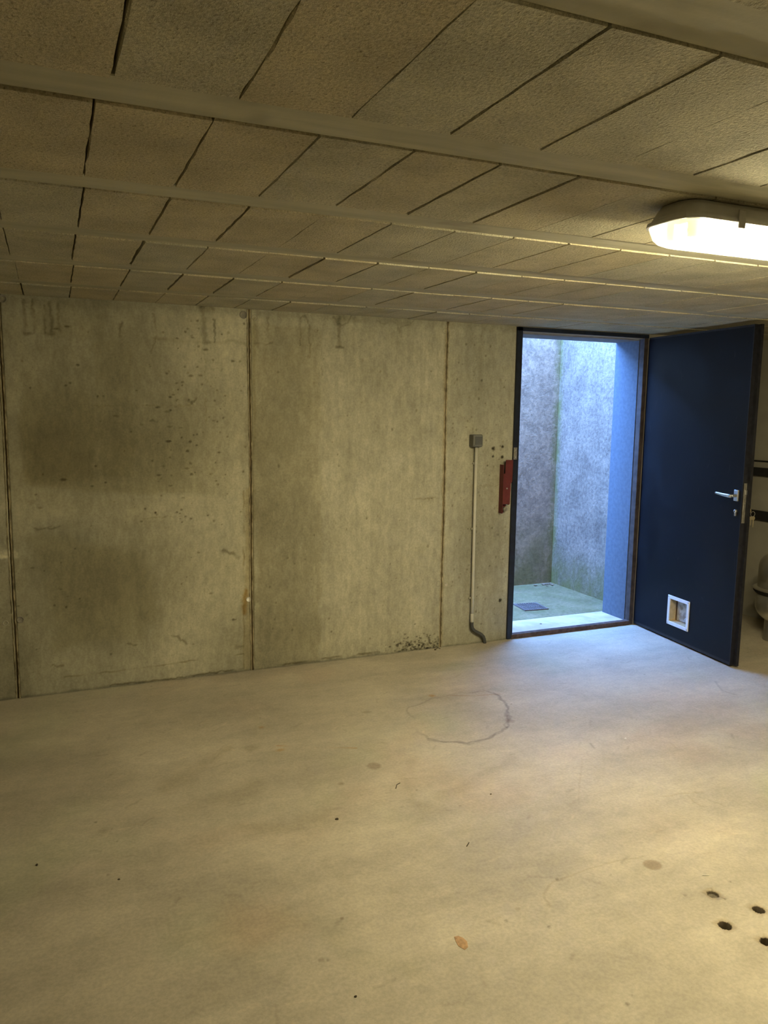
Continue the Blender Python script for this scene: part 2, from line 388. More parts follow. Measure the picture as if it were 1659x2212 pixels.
# ================================================================== SETTING
# ---- floor
def make_floor():
    st = 0.0055; x0, y0 = -0.42, 1.0
    nx = int((4.30 - x0) / st) + 1; ny = int(round((D + 0.006 - y0) / st)) + 1
    xs = x0 + np.arange(nx) * st; ys = y0 + np.arange(ny) * st
    cv = Canvas(xs, ys); X, Y = cv.X, cv.Y
    # trowel clouds
    n1 = fbm(X, Y, 0.9, 3, 5); n2 = fbm(X * 0.6, Y * 1.6, 0.45, 11, 4); n3 = fbm(X, Y, 0.09, 17, 3)
    cv.T *= (1 + 0.08 * n1 + 0.06 * n2 + 0.05 * n3 + 0.05 * fbm(X, Y, 0.03, 27, 3))[..., None]
    pk = sstep(0.15, 0.6, fbm(X, Y, 0.5, 23, 3))[..., None]; cv.T *= 1 - pk * (1 - np.array((1.02, 0.975, 0.955)))
    gn = sstep(0.15, 0.6, fbm(X, Y, 0.6, 29, 3))[..., None]; cv.T *= 1 - gn * (1 - np.array((0.95, 1.0, 0.95)))
    f = on_floor
    def blob(px, py, rpx, col, asp=1.0, **k):
        x, y = f(px, py); x2, y2 = f(px + rpx, py); r = math.hypot(x2 - x, y2 - y); cv.blob(x, y, r, r * asp, col, **k)
    def stroke(pl, wd, col, **k): cv.stroke([f(*p) for p in pl], wd, col, **k)
    # dried ring
    ring = [(1040, 1493), (985, 1499), (930, 1510), (888, 1530), (886, 1550), (902, 1578), (930, 1597), (970, 1604), (1015, 1605), (1060, 1594), (1092, 1575), (1101, 1550), (1090, 1520), (1070, 1500), (1040, 1489)]
    stroke(ring, 0.0065, (0.76, 0.74, 0.74), soft=0.7, wob=0.035, ws=0.10, seed=31, gaps=0.35)
    stroke([(1095, 1570), (1102, 1556), (1096, 1542), (1084, 1510), (1066, 1494)], 0.008, (0.72, 0.70, 0.71), soft=0.6, wob=0.03, ws=0.06, seed=35)
    stroke([(925, 1596), (960, 1602), (1010, 1605), (1060, 1594), (1096, 1570)], 0.006, (0.70, 0.69, 0.70), soft=0.6, wob=0.012, ws=0.06, seed=37)
    blob(1102, 1557, 9, (0.78, 0.74, 0.72), asp=1.6, wob=0.6, seed=3)
    stroke([(1096, 1640), (1060, 1668), (1000, 1700), (950, 1722)], 0.03, (0.90, 0.885, 0.87), soft=0.9, wob=0.05, ws=0.2, seed=38)
    stroke([(905, 1640), (880, 1680), (900, 1735), (960, 1745)], 0.02, (0.93, 0.92, 0.90), soft=0.9, wob=0.05, ws=0.2, seed=39)
    # rust line and spots
    stroke([(600, 1611), (680, 1613), (770, 1615)], 0.006, (0.88, 0.66, 0.46), soft=0.8, wob=0.01, ws=0.1, seed=41, gaps=0.3)
    blob(606, 1620, 10, (0.9, 0.72, 0.5), asp=0.6, soft=0.7)
    blob(565, 1571, 6, (0.92, 0.76, 0.55), soft=0.7)
    blob(934, 1503, 7, (0.90, 0.66, 0.40), soft=0.7, wob=0.6)
    stroke([(960, 1502), (1020, 1503), (1078, 1499)], 0.007, (0.86, 0.76, 0.68), soft=0.8, gaps=0.2, seed=44)
    # dark spots
    blob(808, 1654, 15, (0.72, 0.67, 0.63), asp=1.1, soft=0.25)
    blob(1409, 1868, 20, (0.70, 0.63, 0.56), asp=0.95, soft=0.14, wob=0.06)
    blob(739, 1984, 5, (0.66, 0.6, 0.55), soft=0.3); blob(694, 2073, 7, (0.75, 0.72, 0.68), soft=0.4, wob=0.5)
    blob(737, 1693, 6, (0.72, 0.68, 0.62), soft=0.5); blob(792, 1538, 10, (0.76, 0.73, 0.68), asp=0.6, soft=0.5)
    blob(540, 1616, 18, (0.80, 0.78, 0.74), asp=0.9, soft=0.6, wob=0.4); blob(492, 1617, 13, (0.86, 0.84, 0.8), soft=0.6, wob=0.4)
    blob(222, 1796, 13, (0.86, 0.84, 0.80), soft=0.6, wob=0.7); blob(1118, 1963, 6, (0.85, 0.82, 0.76), soft=0.5)
    # smears
    stroke([(375, 1700), (420, 1672), (470, 1630)], 0.035, (0.86, 0.845, 0.82), soft=0.95, wob=0.06, ws=0.2, seed=46, gaps=0.3)
    stroke([(430, 1740), (500, 1725), (560, 1690)], 0.04, (0.87, 0.86, 0.84), soft=0.95, wob=0.06, ws=0.2, seed=47, gaps=0.3)
    stroke([(520, 1790), (620, 1790), (700, 1770)], 0.04, (0.90, 0.89, 0.86), soft=0.95, wob=0.08, ws=0.2, seed=48)
    stroke([(600, 1990), (680, 1985), (780, 2060), (860, 2100)], 0.05, (0.90, 0.91, 0.89), soft=0.95, wob=0.08, ws=0.2, seed=49)
    blob(540, 2000, 90, (1.02, 0.93, 0.89), asp=0.8, soft=0.9, wob=0.5)
    stroke([(1186, 1960), (1172, 1935), (1196, 1905), (1260, 1880), (1330, 1862), (1388, 1851)], 0.0035, (0.86, 0.84, 0.79), soft=0.7, wob=0.01, ws=0.05, seed=50)
    stroke([(1186, 1960), (1172, 1935), (1200, 1903), (1280, 1876)], 0.012, (1.06, 1.05, 1.04), soft=0.9, seed=51)
    stroke([(1428, 1720), (1520, 1710)], 0.005, (0.88, 0.85, 0.80), soft=0.8, wob=0.01, seed=52)
    stroke([(1485, 1720), (1510, 1740), (1520, 1742)], 0.004, (0.86, 0.83, 0.80), soft=0.8, wob=0.01, seed=53)
    stroke([(1258, 1640), (1252, 1690), (1250, 1730)], 0.004, (0.92, 0.9, 0.88), soft=0.8, seed=54)
    stroke([(1545, 1472), (1560, 1492), (1590, 1501)], 0.006, (0.80, 0.79, 0.79), soft=0.8, seed=55)
    stroke([(1275, 1606), (1284, 1616)], 0.005, (0.72, 0.70, 0.68), soft=0.8, seed=56)
    # scuffs and small scratches all over
    rg = np.random.default_rng(5)
    for k in range(420):
        x, y = rg.uniform(0, 4.2), rg.uniform(1.2, 4.15); a = rg.normal(0.15, 0.6); L = rg.uniform(0.01, 0.07)
        g = rg.uniform(0.84, 0.95) if rg.random() < 0.65 else 1.10
        cv.stroke([(x, y), (x + L * math.cos(a), y + L * math.sin(a))], rg.uniform(0.0035, 0.006), (g, g * 0.985, g * 0.97), soft=0.8, wob=0.006, ws=0.02, seed=int(k % 30))
    for k in range(60):
        x, y = rg.uniform(-0.2, 4.2), rg.uniform(1.2, 4.2); r = rg.uniform(0.003, 0.006); g = rg.uniform(0.45, 0.8)
        cv.blob(x, y, r, r, (g, g * .97, g * .93), soft=0.5)
    # dirt along the wall foot
    d = D - Y; cv.T *= (1 - 0.35 * sstep(0.02, 0.0, d + 0.012 * fbm(X, Y, 0.06, 61, 3)) * sstep(2.75, 2.65, X))[..., None]
    # drilled holes
    drop = np.zeros((ny - 1, nx - 1), bool); holes = []
    N = 6
    for (px, py, r, depth) in ((1540, 1932, 0.0185, 0.009), (1567, 2000, 0.0195, 0.07), (1637, 1964, 0.018, 0.07), (1656, 2033, 0.0195, 0.07)):
        x, y = f(px, py); i = int(round((x - x0) / st)); j = int(round((y - y0) / st))
        drop[j - N:j + N, i - N:i + N] = True; holes.append((i, j, r, depth))
        cv.blob(x, y, r * 1.25, r * 1.25, (0.88, 0.86, 0.82), soft=0.2, wob=0.35, ws=0.012, seed=i % 20)
    hx, hy = f(1548, 1936)
    cv.stroke([(hx, hy), f(1566, 1941)], 0.004, (0.35, 0.32, 0.28), soft=0.6)
    P = np.stack([X, Y, 0.0008 * fbm(X, Y, 0.35, 70, 2)], -1)
    P[:, :, 2] = np.minimum(P[:, :, 2], 0.0) * 1.0
    V, Q, col = grid_mesh('floor', P, cv.T, drop)
    V, Q, col = [V], [Q], [col]; base = nx * ny
    rg = np.random.default_rng(3)
    for (i, j, r, depth) in holes:
        per = [(i - N + k, j - N) for k in range(2 * N)] + [(i + N, j - N + k) for k in range(2 * N)] + [(i + N - k, j + N) for k in range(2 * N)] + [(i - N, j + N - k) for k in range(2 * N)]
        pid = np.array([b * nx + a for a, b in per]); n = len(per); cx, cy = xs[i], ys[j]
        ang = np.array([math.atan2(b - j, a - i) for a, b in per]); jit = 1 + 0.06 * rg.standard_normal(n)
        loops = [(r * 1.05 * jit, -0.0005), (r * jit, -0.004), (r * 0.97 * (1 + 0.03 * rg.standard_normal(n)), -depth * 0.5 - 0.004), (r * 0.95 * np.ones(n), -depth - 0.003), (np.full(n, r * 0.5), -depth - 0.003 + (0.003 * rg.random(n) if depth < 0.02 else 0)), (np.full(n, 1e-5), -depth)]
        prev = pid
        for li, (rr, z) in enumerate(loops):
            vv = np.stack([cx + rr * np.cos(ang), cy + rr * np.sin(ang), z * np.ones(n)], -1); V.append(vv)
            g = (0.85, 0.55, 0.42, 0.30, 0.30, 0.3)[li]; col.append(np.tile(np.array([g, g * .93, g * .85]), (n, 1)))
            cur = base + np.arange(n); base += n; nxt = np.roll(np.arange(n), -1)
            Q.append(np.stack([prev, prev[nxt], cur[nxt], cur], -1)); prev = cur
    # coarse remainder of the room
    X1, Y1 = xs[-1], ys[-1]
    for (a, b, c, d_) in ((XL - .1, xs[0], YB - .1, D + .01), (xs[0], X1, YB - .1, ys[0]), (X1, XR + .1, YB - .1, D + .01)):
        V.append(np.array([(a, c, 0), (b, c, 0), (b, d_, 0), (a, d_, 0)])); Q.append(base + np.array([[0, 1, 2, 3]])); base += 4
        col.append(np.ones((4, 3)))
    V.append(np.array([(XL - .1, YB - .1, -.1), (XR + .1, YB - .1, -.1), (XR + .1, D + .3, -.1), (XL - .1, D + .3, -.1)])); Q.append(base + np.array([[0, 1, 2, 3]])); col.append(np.ones((4, 3)))
    me = build_mesh('floor', np.concatenate(V), np.concatenate(Q), np.concatenate(col))
    o = link('floor', me, M['floor'], origin=(1.0, 1.0, 0)); return tag(o, 'beige trowelled concrete floor with a dried ring stain and drilled holes', 'floor', kind='structure')
floor = make_floor()

# ---- back wall: core with the door opening, cast panels in front of it
bm = bmesh.new()
CY0 = D + 0.014
bm_box(bm, XL - .1, DL, CY0, OUT, -0.12, 2.6)
bm_box(bm, DR + 0.013, XR + .1, CY0, OUT, -0.12, 2.6)
bm_box(bm, DL, DR + 0.013, CY0, OUT, 1.987, 2.6)
wall_back = tag(from_bm('wall_back', bm, M['shell'], origin=(0, D, 0)), 'bare cast concrete back wall with vertical formwork seams and drip stains', 'wall', kind='structure')
def rel(o, parent):            # parent keeps its world position: shift child into the parent's frame
    o.parent = parent; o.location = Vector(o.location) - Vector(parent.location); return o

SE = [-1.41, -0.201, 1.017, 2.225, 2.711]
def wall_features(cv, k):
    X, Z = cv.X, cv.Y; Wp = on_wall
    n1 = fbm(X, Z, 0.55, 2, 5); n2 = fbm(X * 2.2, Z * 0.5, 0.5, 8, 4); n3 = fbm(X, Z, 0.05, 14, 3); n4 = fbm(X, Z, 0.16, 19, 4)
    cv.T *= (1 + 0.11 * n1 + 0.09 * n2 + 0.06 * n3 + 0.08 * n4 + 0.05 * fbm(X * 3, Z * .4, 0.12, 25, 3))[..., None]
    def blob(px, py, rx, rz, col, **kw):
        x, z = Wp(px, py); s = 1 / 352.0; cv.blob(x, z, rx * s, rz * s, col, **kw)
    def stroke(pl, wpx, col, **kw): cv.stroke([Wp(*p) for p in pl], wpx / 352.0 / 2, col, **kw)
    dk = (0.62, 0.58, 0.47)
    # large damp / formwork patches
    pts = [(45, 1036), (120, 1040), (200, 1052), (300, 1064), (400, 1060), (520, 1052)]
    for (px, py, rx, rz, g) in ((150, 930, 130, 150, .83), (330, 960, 160, 110, .88), (80, 985, 60, 60, .86), (190, 1300, 120, 100, .82), (250, 1260, 140, 90, .87), (15, 1460, 40, 80, .74), (620, 900, 70, 150, .86), (610, 1200, 75, 170, .85), (600, 1390, 90, 60, .84), (270, 770, 60, 90, .88), (1050, 1190, 40, 130, .90), (560, 1040, 30, 200, .9)):
        blob(px, py, rx, rz, (g, g * 0.985, g * 0.95), soft=0.75, wob=0.45, seed=int(px) % 40, ws=0.22)
    for (px, py, rx, rz, g) in ((485, 900, 55, 190, 1.10), (480, 1140, 60, 120, 1.10), (790, 800, 160, 90, 1.06), (870, 900, 80, 120, 1.07), (160, 1085, 110, 28, 1.13), (330, 1090, 90, 30, 1.1), (800, 1300, 130, 90, 1.04), (70, 690, 60, 40, 1.04), (440, 720, 90, 50, 1.08)):
        blob(px, py, rx, rz, (g, g, g), soft=0.8, wob=0.4, seed=int(px) % 37, ws=0.2)
    def sheet(px0, py0, px1, py1, col, e=0.012, wob=0.02, seed=5, slope=0.0, ws=0.12, er=None, et=None):
        x0, z1 = Wp(px0, py0); x1, z0 = Wp(px1, py1); nn = wob * fbm(X, Z, ws, seed, 4); zz = Z + slope * (X - x0)
        mk = sstep(-e, e, X - x0 + nn) * sstep(-(er or e), er or e, x1 - X + nn) * sstep(-e, e, zz - z0 + nn * .6) * sstep(-(et or e), et or e, z1 - zz + nn)
        cv.apply((slice(None), slice(None)), mk, col)
    sheet(42, 830, 205, 1034, (0.90, 0.885, 0.83), e=.025, wob=.10, seed=5, ws=.3, et=.15)
    sheet(50, 640, 235, 730, (0.93, 0.92, 0.88), e=.02, wob=.06, seed=9)
    sheet(40, 880, 450, 1045, (0.84, 0.825, 0.76), e=.018, wob=.05, seed=6, slope=.075, ws=.35, er=.25, et=.22)
    sheet(205, 735, 290, 1030, (0.93, 0.92, 0.88), e=.01, wob=.03, seed=7)
    sheet(548, 700, 691, 1445, (0.90, 0.885, 0.84), e=.012, wob=.03, seed=8)
    sheet(106, 1180, 330, 1385, (0.88, 0.865, 0.80), e=.05, wob=.18, seed=11, ws=.3)
    sheet(975, 690, 1110, 1400, (0.95, 0.955, 0.96), e=.01, wob=.02, seed=12)
    sheet(431, 690, 541, 1440, (1.06, 1.06, 1.05), e=.04, wob=.08, seed=13, ws=.3)
    sheet(691, 690, 955, 1100, (1.05, 1.05, 1.05), e=.03, wob=.08, seed=15, ws=.3)
    vsk = fbm(X * 6, Z * .35, 0.12, 31, 4) * sstep(1.2, 1.6, X); cv.T *= (1 + 0.10 * vsk)[..., None]
    spk = fbm(X, Z, 0.014, 41, 2); cv.T *= (1 + 0.05 * spk)[..., None]
    stroke([(140, 1045), (152, 980), (160, 930)], 3, (0.92, .9, .86), soft=.8)
    # drips below the ceiling
    for pl, wd, g in (([(52, 650), (51, 700), (56, 718)], 6, .60), ([(71, 648), (74, 718)], 4, .55), ([(97, 662), (96, 720)], 4, .62), ([(108, 655), (112, 718)], 5, .58), ([(126, 655), (128, 718)], 3, .68),
                      ([(50, 719), (66, 719)], 5, .62), ([(92, 719), (118, 719)], 5, .60), ([(261, 697), (262, 728)], 4, .55), ([(252, 729), (272, 727)], 4, .6), ([(330, 678), (339, 724), (325, 758)], 3, .68),
                      ([(434, 655), (441, 690), (442, 738)], 9, .66), ([(430, 740), (452, 737)], 5, .62), ([(463, 690), (464, 738)], 3, .45), ([(552, 690), (555, 742)], 8, .78), ([(548, 742), (588, 742)], 3, .62), ([(578, 685), (580, 742)], 3, .66),
                      ([(647, 690), (649, 745)], 2.5, .62), ([(650, 688), (660, 682), (668, 705), (669, 770)], 3, .60), ([(695, 750), (694, 810)], 2, .75), ([(733, 690), (733, 748)], 8, .58), ([(728, 750), (740, 750)], 4, .5),
                      ([(812, 690), (830, 700), (848, 693), (860, 700), (862, 718), (866, 704), (885, 700), (895, 690)], 2.5, .70), ([(722, 685), (727, 700), (738, 702), (752, 698), (758, 684)], 4, .62),
                      ([(434, 664), (450, 658), (462, 668)], 4, .7), ([(549, 690), (560, 676), (580, 684)], 3, .62)):
        g = 1 - (1 - g) * .92; stroke(pl, wd, (g, g * .98, g * .93), soft=0.85, wob=0.012, ws=0.025, seed=int(pl[0][0]) % 40, gaps=0.6)
    blob(740, 688, 22, 10, (.8, .79, .74), soft=.6, wob=.5); blob(444, 665, 18, 12, (.82, .8, .75), soft=.6, wob=.5)
    # ragged top edge
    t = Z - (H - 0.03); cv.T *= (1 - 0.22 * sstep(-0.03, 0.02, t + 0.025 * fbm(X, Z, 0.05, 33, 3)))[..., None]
    stroke([(330, 732), (430, 739), (540, 743)], 6, (0.86, .84, .80), soft=.9, wob=.02, ws=.06, gaps=0.3, seed=12)
    # blow holes
    rg = np.random.default_rng(21)
    for i in range(190):
        if rg.random() < 0.72: px, py = rg.normal(420, 75), rg.uniform(690, 1130)
        else: px, py = rg.uniform(40, 530), rg.uniform(680, 1420)
        if px > 532 or px < 20: continue
        r = rg.uniform(0.8, 2.3); el = rg.choice([1, 1, 1.4, 2.4], p=[.4, .25, .2, .15]); g = rg.uniform(0.38, 0.72)
        blob(px, py, r * el, r, (g, g * .96, g * .86), soft=0.45, wob=0.4, ws=0.006, seed=i % 40, depth=0.0015)
    for i in range(150):
        px, py = rg.uniform(975, 1095), rg.uniform(720, 1370); r = rg.uniform(0.9, 2.3); g = rg.uniform(0.5, 0.78)
        blob(px, py, r, r * rg.uniform(.8, 1.6), (g, g * .97, g * .9), soft=0.5, wob=0.4, ws=0.006, seed=i % 40)
    for i in range(60):
        px, py = rg.uniform(560, 940), rg.uniform(700, 1390); r = rg.uniform(1, 2.2); g = rg.uniform(0.55, 0.8)
        blob(px, py, r, r * rg.uniform(.8, 1.8), (g, g * .97, g * .9), soft=0.5, wob=0.4, ws=0.006, seed=i % 40)
    for px, py, r in ((1066, 969, 4.2), (1086, 965, 3), (1065, 986, 2.6), (1085, 987, 3.4), (1081, 1297, 4)):
        blob(px, py, r, r, (0.10, 0.09, 0.08), soft=0.35, wob=0.5, ws=0.006, depth=0.003)
    for i in range(190):
        px = rg.normal(905, 32); py = 1403 - abs(rg.normal(0, 13)) - (px - 905) * 0.1; r = rg.uniform(.8, 2.2); g = rg.uniform(.3, .6)
        if px < 950: blob(px, py, r * 1.4, r, (g, g * .98, g * .92), soft=0.4, wob=0.5, ws=0.006, seed=i % 40)
    # scars
    for pl, wd, g in (([(483, 1190), (497, 1194), (515, 1203)], 6, .55), ([(372, 1372), (390, 1381), (404, 1393)], 5, .58), ([(78, 1142), (130, 1139)], 4, .58), ([(105, 1276), (130, 1274)], 4, .6), ([(512, 1398), (522, 1396)], 9, .58), ([(115, 1439), (135, 1437)], 4, .6), ([(275, 1389), (296, 1393)], 3, .55),
                      ([(47, 1081), (70, 1084)], 7, .62), ([(460, 797), (478, 799)], 4, .55), ([(323, 910), (338, 910)], 4, .55), ([(405, 865), (420, 867)], 4, .5), ([(860, 1084), (940, 1074)], 2, .82), ([(900, 1078), (945, 1078)], 2, .8), ([(1015, 1052), (1082, 1047)], 2, .78), ([(308, 1120), (390, 1115)], 1.6, .75), ([(200, 877), (420, 876)], 2, .88), ([(443, 755), (446, 920)], 2, .86)):
        stroke(pl, wd, (g, g * .97, g * .88), soft=0.8, wob=0.014, ws=0.02, seed=int(pl[0][1]) % 40, depth=0.001, gaps=.5)
    # line a hand above the floor, dark foot
    stroke([(140, 1463), (300, 1444), (420, 1427), (525, 1413)], 3, (0.66, .63, .55), soft=.6, wob=.006, ws=.03, gaps=.25, seed=22)
    stroke([(570, 1441), (700, 1422), (820, 1408)], 3.5, (0.50, .47, .40), soft=.6, wob=.006, ws=.03, gaps=.3, seed=23)
    stroke([(240, 1480), (380, 1465), (525, 1444)], 3, (0.50, .47, .40), soft=.6, wob=.008, ws=.03, gaps=.2, seed=24)
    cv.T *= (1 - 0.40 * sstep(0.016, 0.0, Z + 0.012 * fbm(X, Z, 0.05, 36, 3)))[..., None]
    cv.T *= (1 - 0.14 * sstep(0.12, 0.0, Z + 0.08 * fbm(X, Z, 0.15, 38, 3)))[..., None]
    # filler strip beside the middle seam, rust at the plug, mortar splash, pale scratches
    stroke([(527, 1060), (527, 1250), (527, 1442)], 3, (.72, .66, .54), soft=.6, wob=.006, ws=.05, seed=26, gaps=.3)
    stroke([(536, 1060), (536, 1440)], 13, (.93, .88, .78), soft=.5, wob=.01, ws=.1, seed=27)
    stroke([(530, 1278), (528, 1310), (529, 1325)], 9, (.75, .58, .34), soft=.8, wob=.01, ws=.03, seed=28)
    blob(18, 1198, 17, 8, (1.8, 1.8, 1.8), soft=.4, wob=.6, ws=.02); blob(5, 1204, 10, 4, (1.4, 1.4, 1.4), soft=.4, wob=.5)
    for i in range(90):
        px, py = (rg.normal(695, 14), rg.uniform(860, 1260)) if i < 35 else (rg.normal(630, 22), rg.normal(1190, 30)) if i < 55 else (rg.uniform(560, 1000), rg.uniform(950, 1400)); L = rg.uniform(5, 22); a = rg.normal(1.3, .6); g = rg.uniform(1.06, 1.2)
        stroke([(px, py), (px + L * math.cos(a) * .4, py + L * math.sin(a))], 1.6, (g, g, g), soft=.8, seed=i % 40, wob=.004, ws=.02)
    blob(555, 1312, 5, 8, (1.25, 1.25, 1.22), soft=.6, wob=.5)
    stroke([(548, 690), (547, 1440)], 5, (.84, .82, .74), soft=.9, wob=.01, ws=.1, seed=29); stroke([(963, 710), (953, 1390)], 7, (.88, .83, .74), soft=.9, wob=.01, ws=.1, seed=30)

panels = []
for k in range(len(SE) - 1):
    xa, xb = SE[k] + 0.005, SE[k + 1] - (0.005 if k < 3 else 0.0)
    xa2 = max(xa, -0.46)
    nx = int((xb - xa2) / 0.0045) + 1; nz = int((H + 0.03) / 0.0045) + 1
    xs = np.linspace(xa2, xb, nx); zs = np.linspace(-0.004, H + 0.03, nz)
    if k == 0: xs = np.concatenate([[xa, xa + .3, xa + .6], xs])
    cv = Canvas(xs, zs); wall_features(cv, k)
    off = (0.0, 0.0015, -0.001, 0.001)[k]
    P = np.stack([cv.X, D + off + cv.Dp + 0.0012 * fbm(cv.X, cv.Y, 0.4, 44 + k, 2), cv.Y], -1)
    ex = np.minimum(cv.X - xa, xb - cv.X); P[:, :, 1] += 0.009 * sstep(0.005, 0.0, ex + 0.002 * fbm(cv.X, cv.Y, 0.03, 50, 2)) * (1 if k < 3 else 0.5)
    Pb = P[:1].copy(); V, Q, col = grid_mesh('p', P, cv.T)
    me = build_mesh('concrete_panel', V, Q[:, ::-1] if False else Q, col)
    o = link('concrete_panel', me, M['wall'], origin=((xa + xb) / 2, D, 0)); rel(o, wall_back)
o = box('concrete_panel', DR + 0.035, XR + .05, D, D + 0.013, -0.004, H + 0.03, M['shell']); rel(o, wall_back)
o = box('concrete_panel', XL - .05, SE[0] - .005, D, D + 0.013, -0.004, H + 0.03, M['shell']); rel(o, wall_back)

# seams: two thin ragged fins in a brown groove
rg = np.random.default_rng(12)
for k, sx in enumerate(SE[:4]):
    o = box('seam_groove', sx - 0.009, sx + 0.009, D + 0.0085, D + 0.0135, 0.0, H + 0.02, M['groove']); rel(o, wall_back)
    for s, wd in ((-0.0115, 0.0035), (0.0035, 0.0045)):
        bm = bmesh.new(); loops = []
        nseg = 110
        for i in range(nseg + 1):
            z = (H + 0.01) * i / nseg; c = sx + s + 0.0018 * math.sin(z * 5 + k) + rg.normal(0, 0.0006); h = max(0.0008, 0.003 + rg.normal(0, 0.0014)); wv = wd * (0.65 + 0.7 * rg.random())
            loops.append([(c - wv, D + 0.0125, z), (c - wv * .5, D - h * .7, z), (c + wv * .4, D - h, z), (c + wv, D + 0.0125, z)])
        rings(bm, loops); o = from_bm('seam_fin', bm, M['ridge']); rel(o, wall_back)
# formwork tie plugs
for px, py, r, mt in ((537, 1295, .0135, 'plug_white'), (12, 1346, .013, 'plug'), (44, 1339, .017, 'plug_grey'), (947, 1261, .019, 'plug_grey'), (964, 1263, .011, 'plug'), (961, 715, .017, 'plug_grey'), (979, 717, .014, 'plug'), (526, 680, .021, 'plug_grey'), (550, 686, .017, 'plug_grey'), (5, 645, .02, 'plug_grey')):
    x, z = on_wall(px, py)
    o = lathe('tie_plug', [(r, 0.010), (r, -0.0005), (r * .86, -0.0025), (r * .80, 0.0005), (r * .3, 0.001), (0, 0.001)], (x, D, z), M[mt], n=18, axis='y'); rel(o, wall_back)

# ---- other walls, slab
def wall_box(name, a, label):
    return tag(box(name, *a, M['plaster' if 'right' in name else 'shell']), label, 'wall', kind='structure')
wall_right = wall_box('wall_right', (XR, XR + .2, YB - .1, CY0, -.12, H + .25), 'plain grey side wall behind the open door')
wall_left = wall_box('wall_left', (XL - .2, XL, YB - .1, CY0, -.12, H + .25), 'plain concrete side wall left of the view')
wall_rear = wall_box('wall_rear', (XL - .2, XR + .2, YB - .2, YB, -.12, H + .25), 'plain concrete wall behind the viewer')

# ---- ceiling: slab, recessed beams, porous blocks
ceiling = tag(box('ceiling', XL - .2, XR + .2, YB - .2, CY0 + .02, H + .105, H + .28, M['slab'], origin=(0, 0, H + .105)), 'beam and block ceiling of porous concrete blocks between narrow beams', 'ceiling', kind='structure')
BE = [(0.815, 0.925), (1.400, 1.510), (2.001, 2.110), (2.583, 2.690), (3.160, 3.275), (3.750, 3.862)]
bms = {}
for (a, b) in BE + [(0.225, 0.335), (-0.365, -0.255), (-0.955, -0.845), (-1.545, -1.435), (-2.135, -2.025), (-2.725, -2.615)]:
    o = box('beam', XL - .05, XR + .05, a - .004, b + .004, H + 0.0045, H + 0.11, M['beam'], bevel=0.002, seg=1); rel(o, ceiling)
rg = np.random.default_rng(9)
def block_mesh(i, ly):
    r = np.random.default_rng(100 + i); hx, hy = 0.5 * 0.2055, ly / 2; per = []
    nx_, ny_ = 5, 9
    for k in range(nx_): per.append((-hx + 2 * hx * k / nx_, -hy))
    for k in range(ny_): per.append((hx, -hy + 2 * hy * k / ny_))
    for k in range(nx_): per.append((hx - 2 * hx * k / nx_, hy))
    for k in range(ny_): per.append((-hx, hy - 2 * hy * k / ny_))
    bm = bmesh.new()
    def lp(z, inset, j): return [(x * (1 - inset / hx) + r.normal(0, j) * (abs(abs(x) - hx) < 1e-6), y * (1 - inset / hy) + r.normal(0, j * .6) * (abs(abs(y) - hy) < 1e-6), z) for x, y in per]
    rings(bm, [lp(0.0, 0.0018, 0.0011), lp(0.004, 0.0011, 0.0006), lp(0.10, 0.0012, 0.0)])
    bmesh.ops.recalc_face_normals(bm, faces=bm.faces)
    me = bpy.data.meshes.new('ceiling_block'); bm.to_mesh(me); bm.free(); me.materials.append(M['block']); return me
rows = [(0.335, 0.815, .115), (0.925, 1.400, .117), (1.510, 2.001, .095), (2.110, 2.583, .101), (2.690, 3.160, -.105), (3.275, 3.750, -.095), (3.862, D + 0.004, -.09)]
for ri, (ya, yb, ph) in enumerate(rows):
    ly = yb - ya - 0.005; meshes = [block_mesh(ri * 4 + k, ly) for k in range(4)]
    i0 = int(math.floor((-0.75 - ph) / 0.2045)); x = ph + i0 * 0.2045
    pitch = (0.2030 if ri == 1 else 0.2045)
    x = ph + i0 * pitch
    while x < XR:
        gap = rg.choice([0.0, 0.002, 0.004, 0.006], p=[.22, .28, .3, .2])
        wx = pitch - gap
        if x + pitch > XR: wx = XR - x - .001
        if wx > 0.03:
            o = bpy.data.objects.new('ceiling_block', meshes[int(rg.integers(4))]); C.objects.link(o); o.parent = ceiling
            o.location = Vector((x + wx / 2, (ya + yb) / 2, H + rg.normal(0, 0.0008))) - Vector(ceiling.location)
            o.scale = (wx / 0.2055, 1, 1); o.rotation_euler = (0, 0, math.pi * int(rg.integers(2)))
        x += pitch
# plain infill of the ceiling field behind and left of the view
for (a, b, c, d_) in ((XL - .05, -0.97, -0.25, D), (XL - .05, XR, YB, -0.25), (-0.97, XR, -0.25, 0.225)):
    o = box('ceiling_field', a, b, c, d_, H + 0.012, H + 0.10, M['block']); rel(o, ceiling)

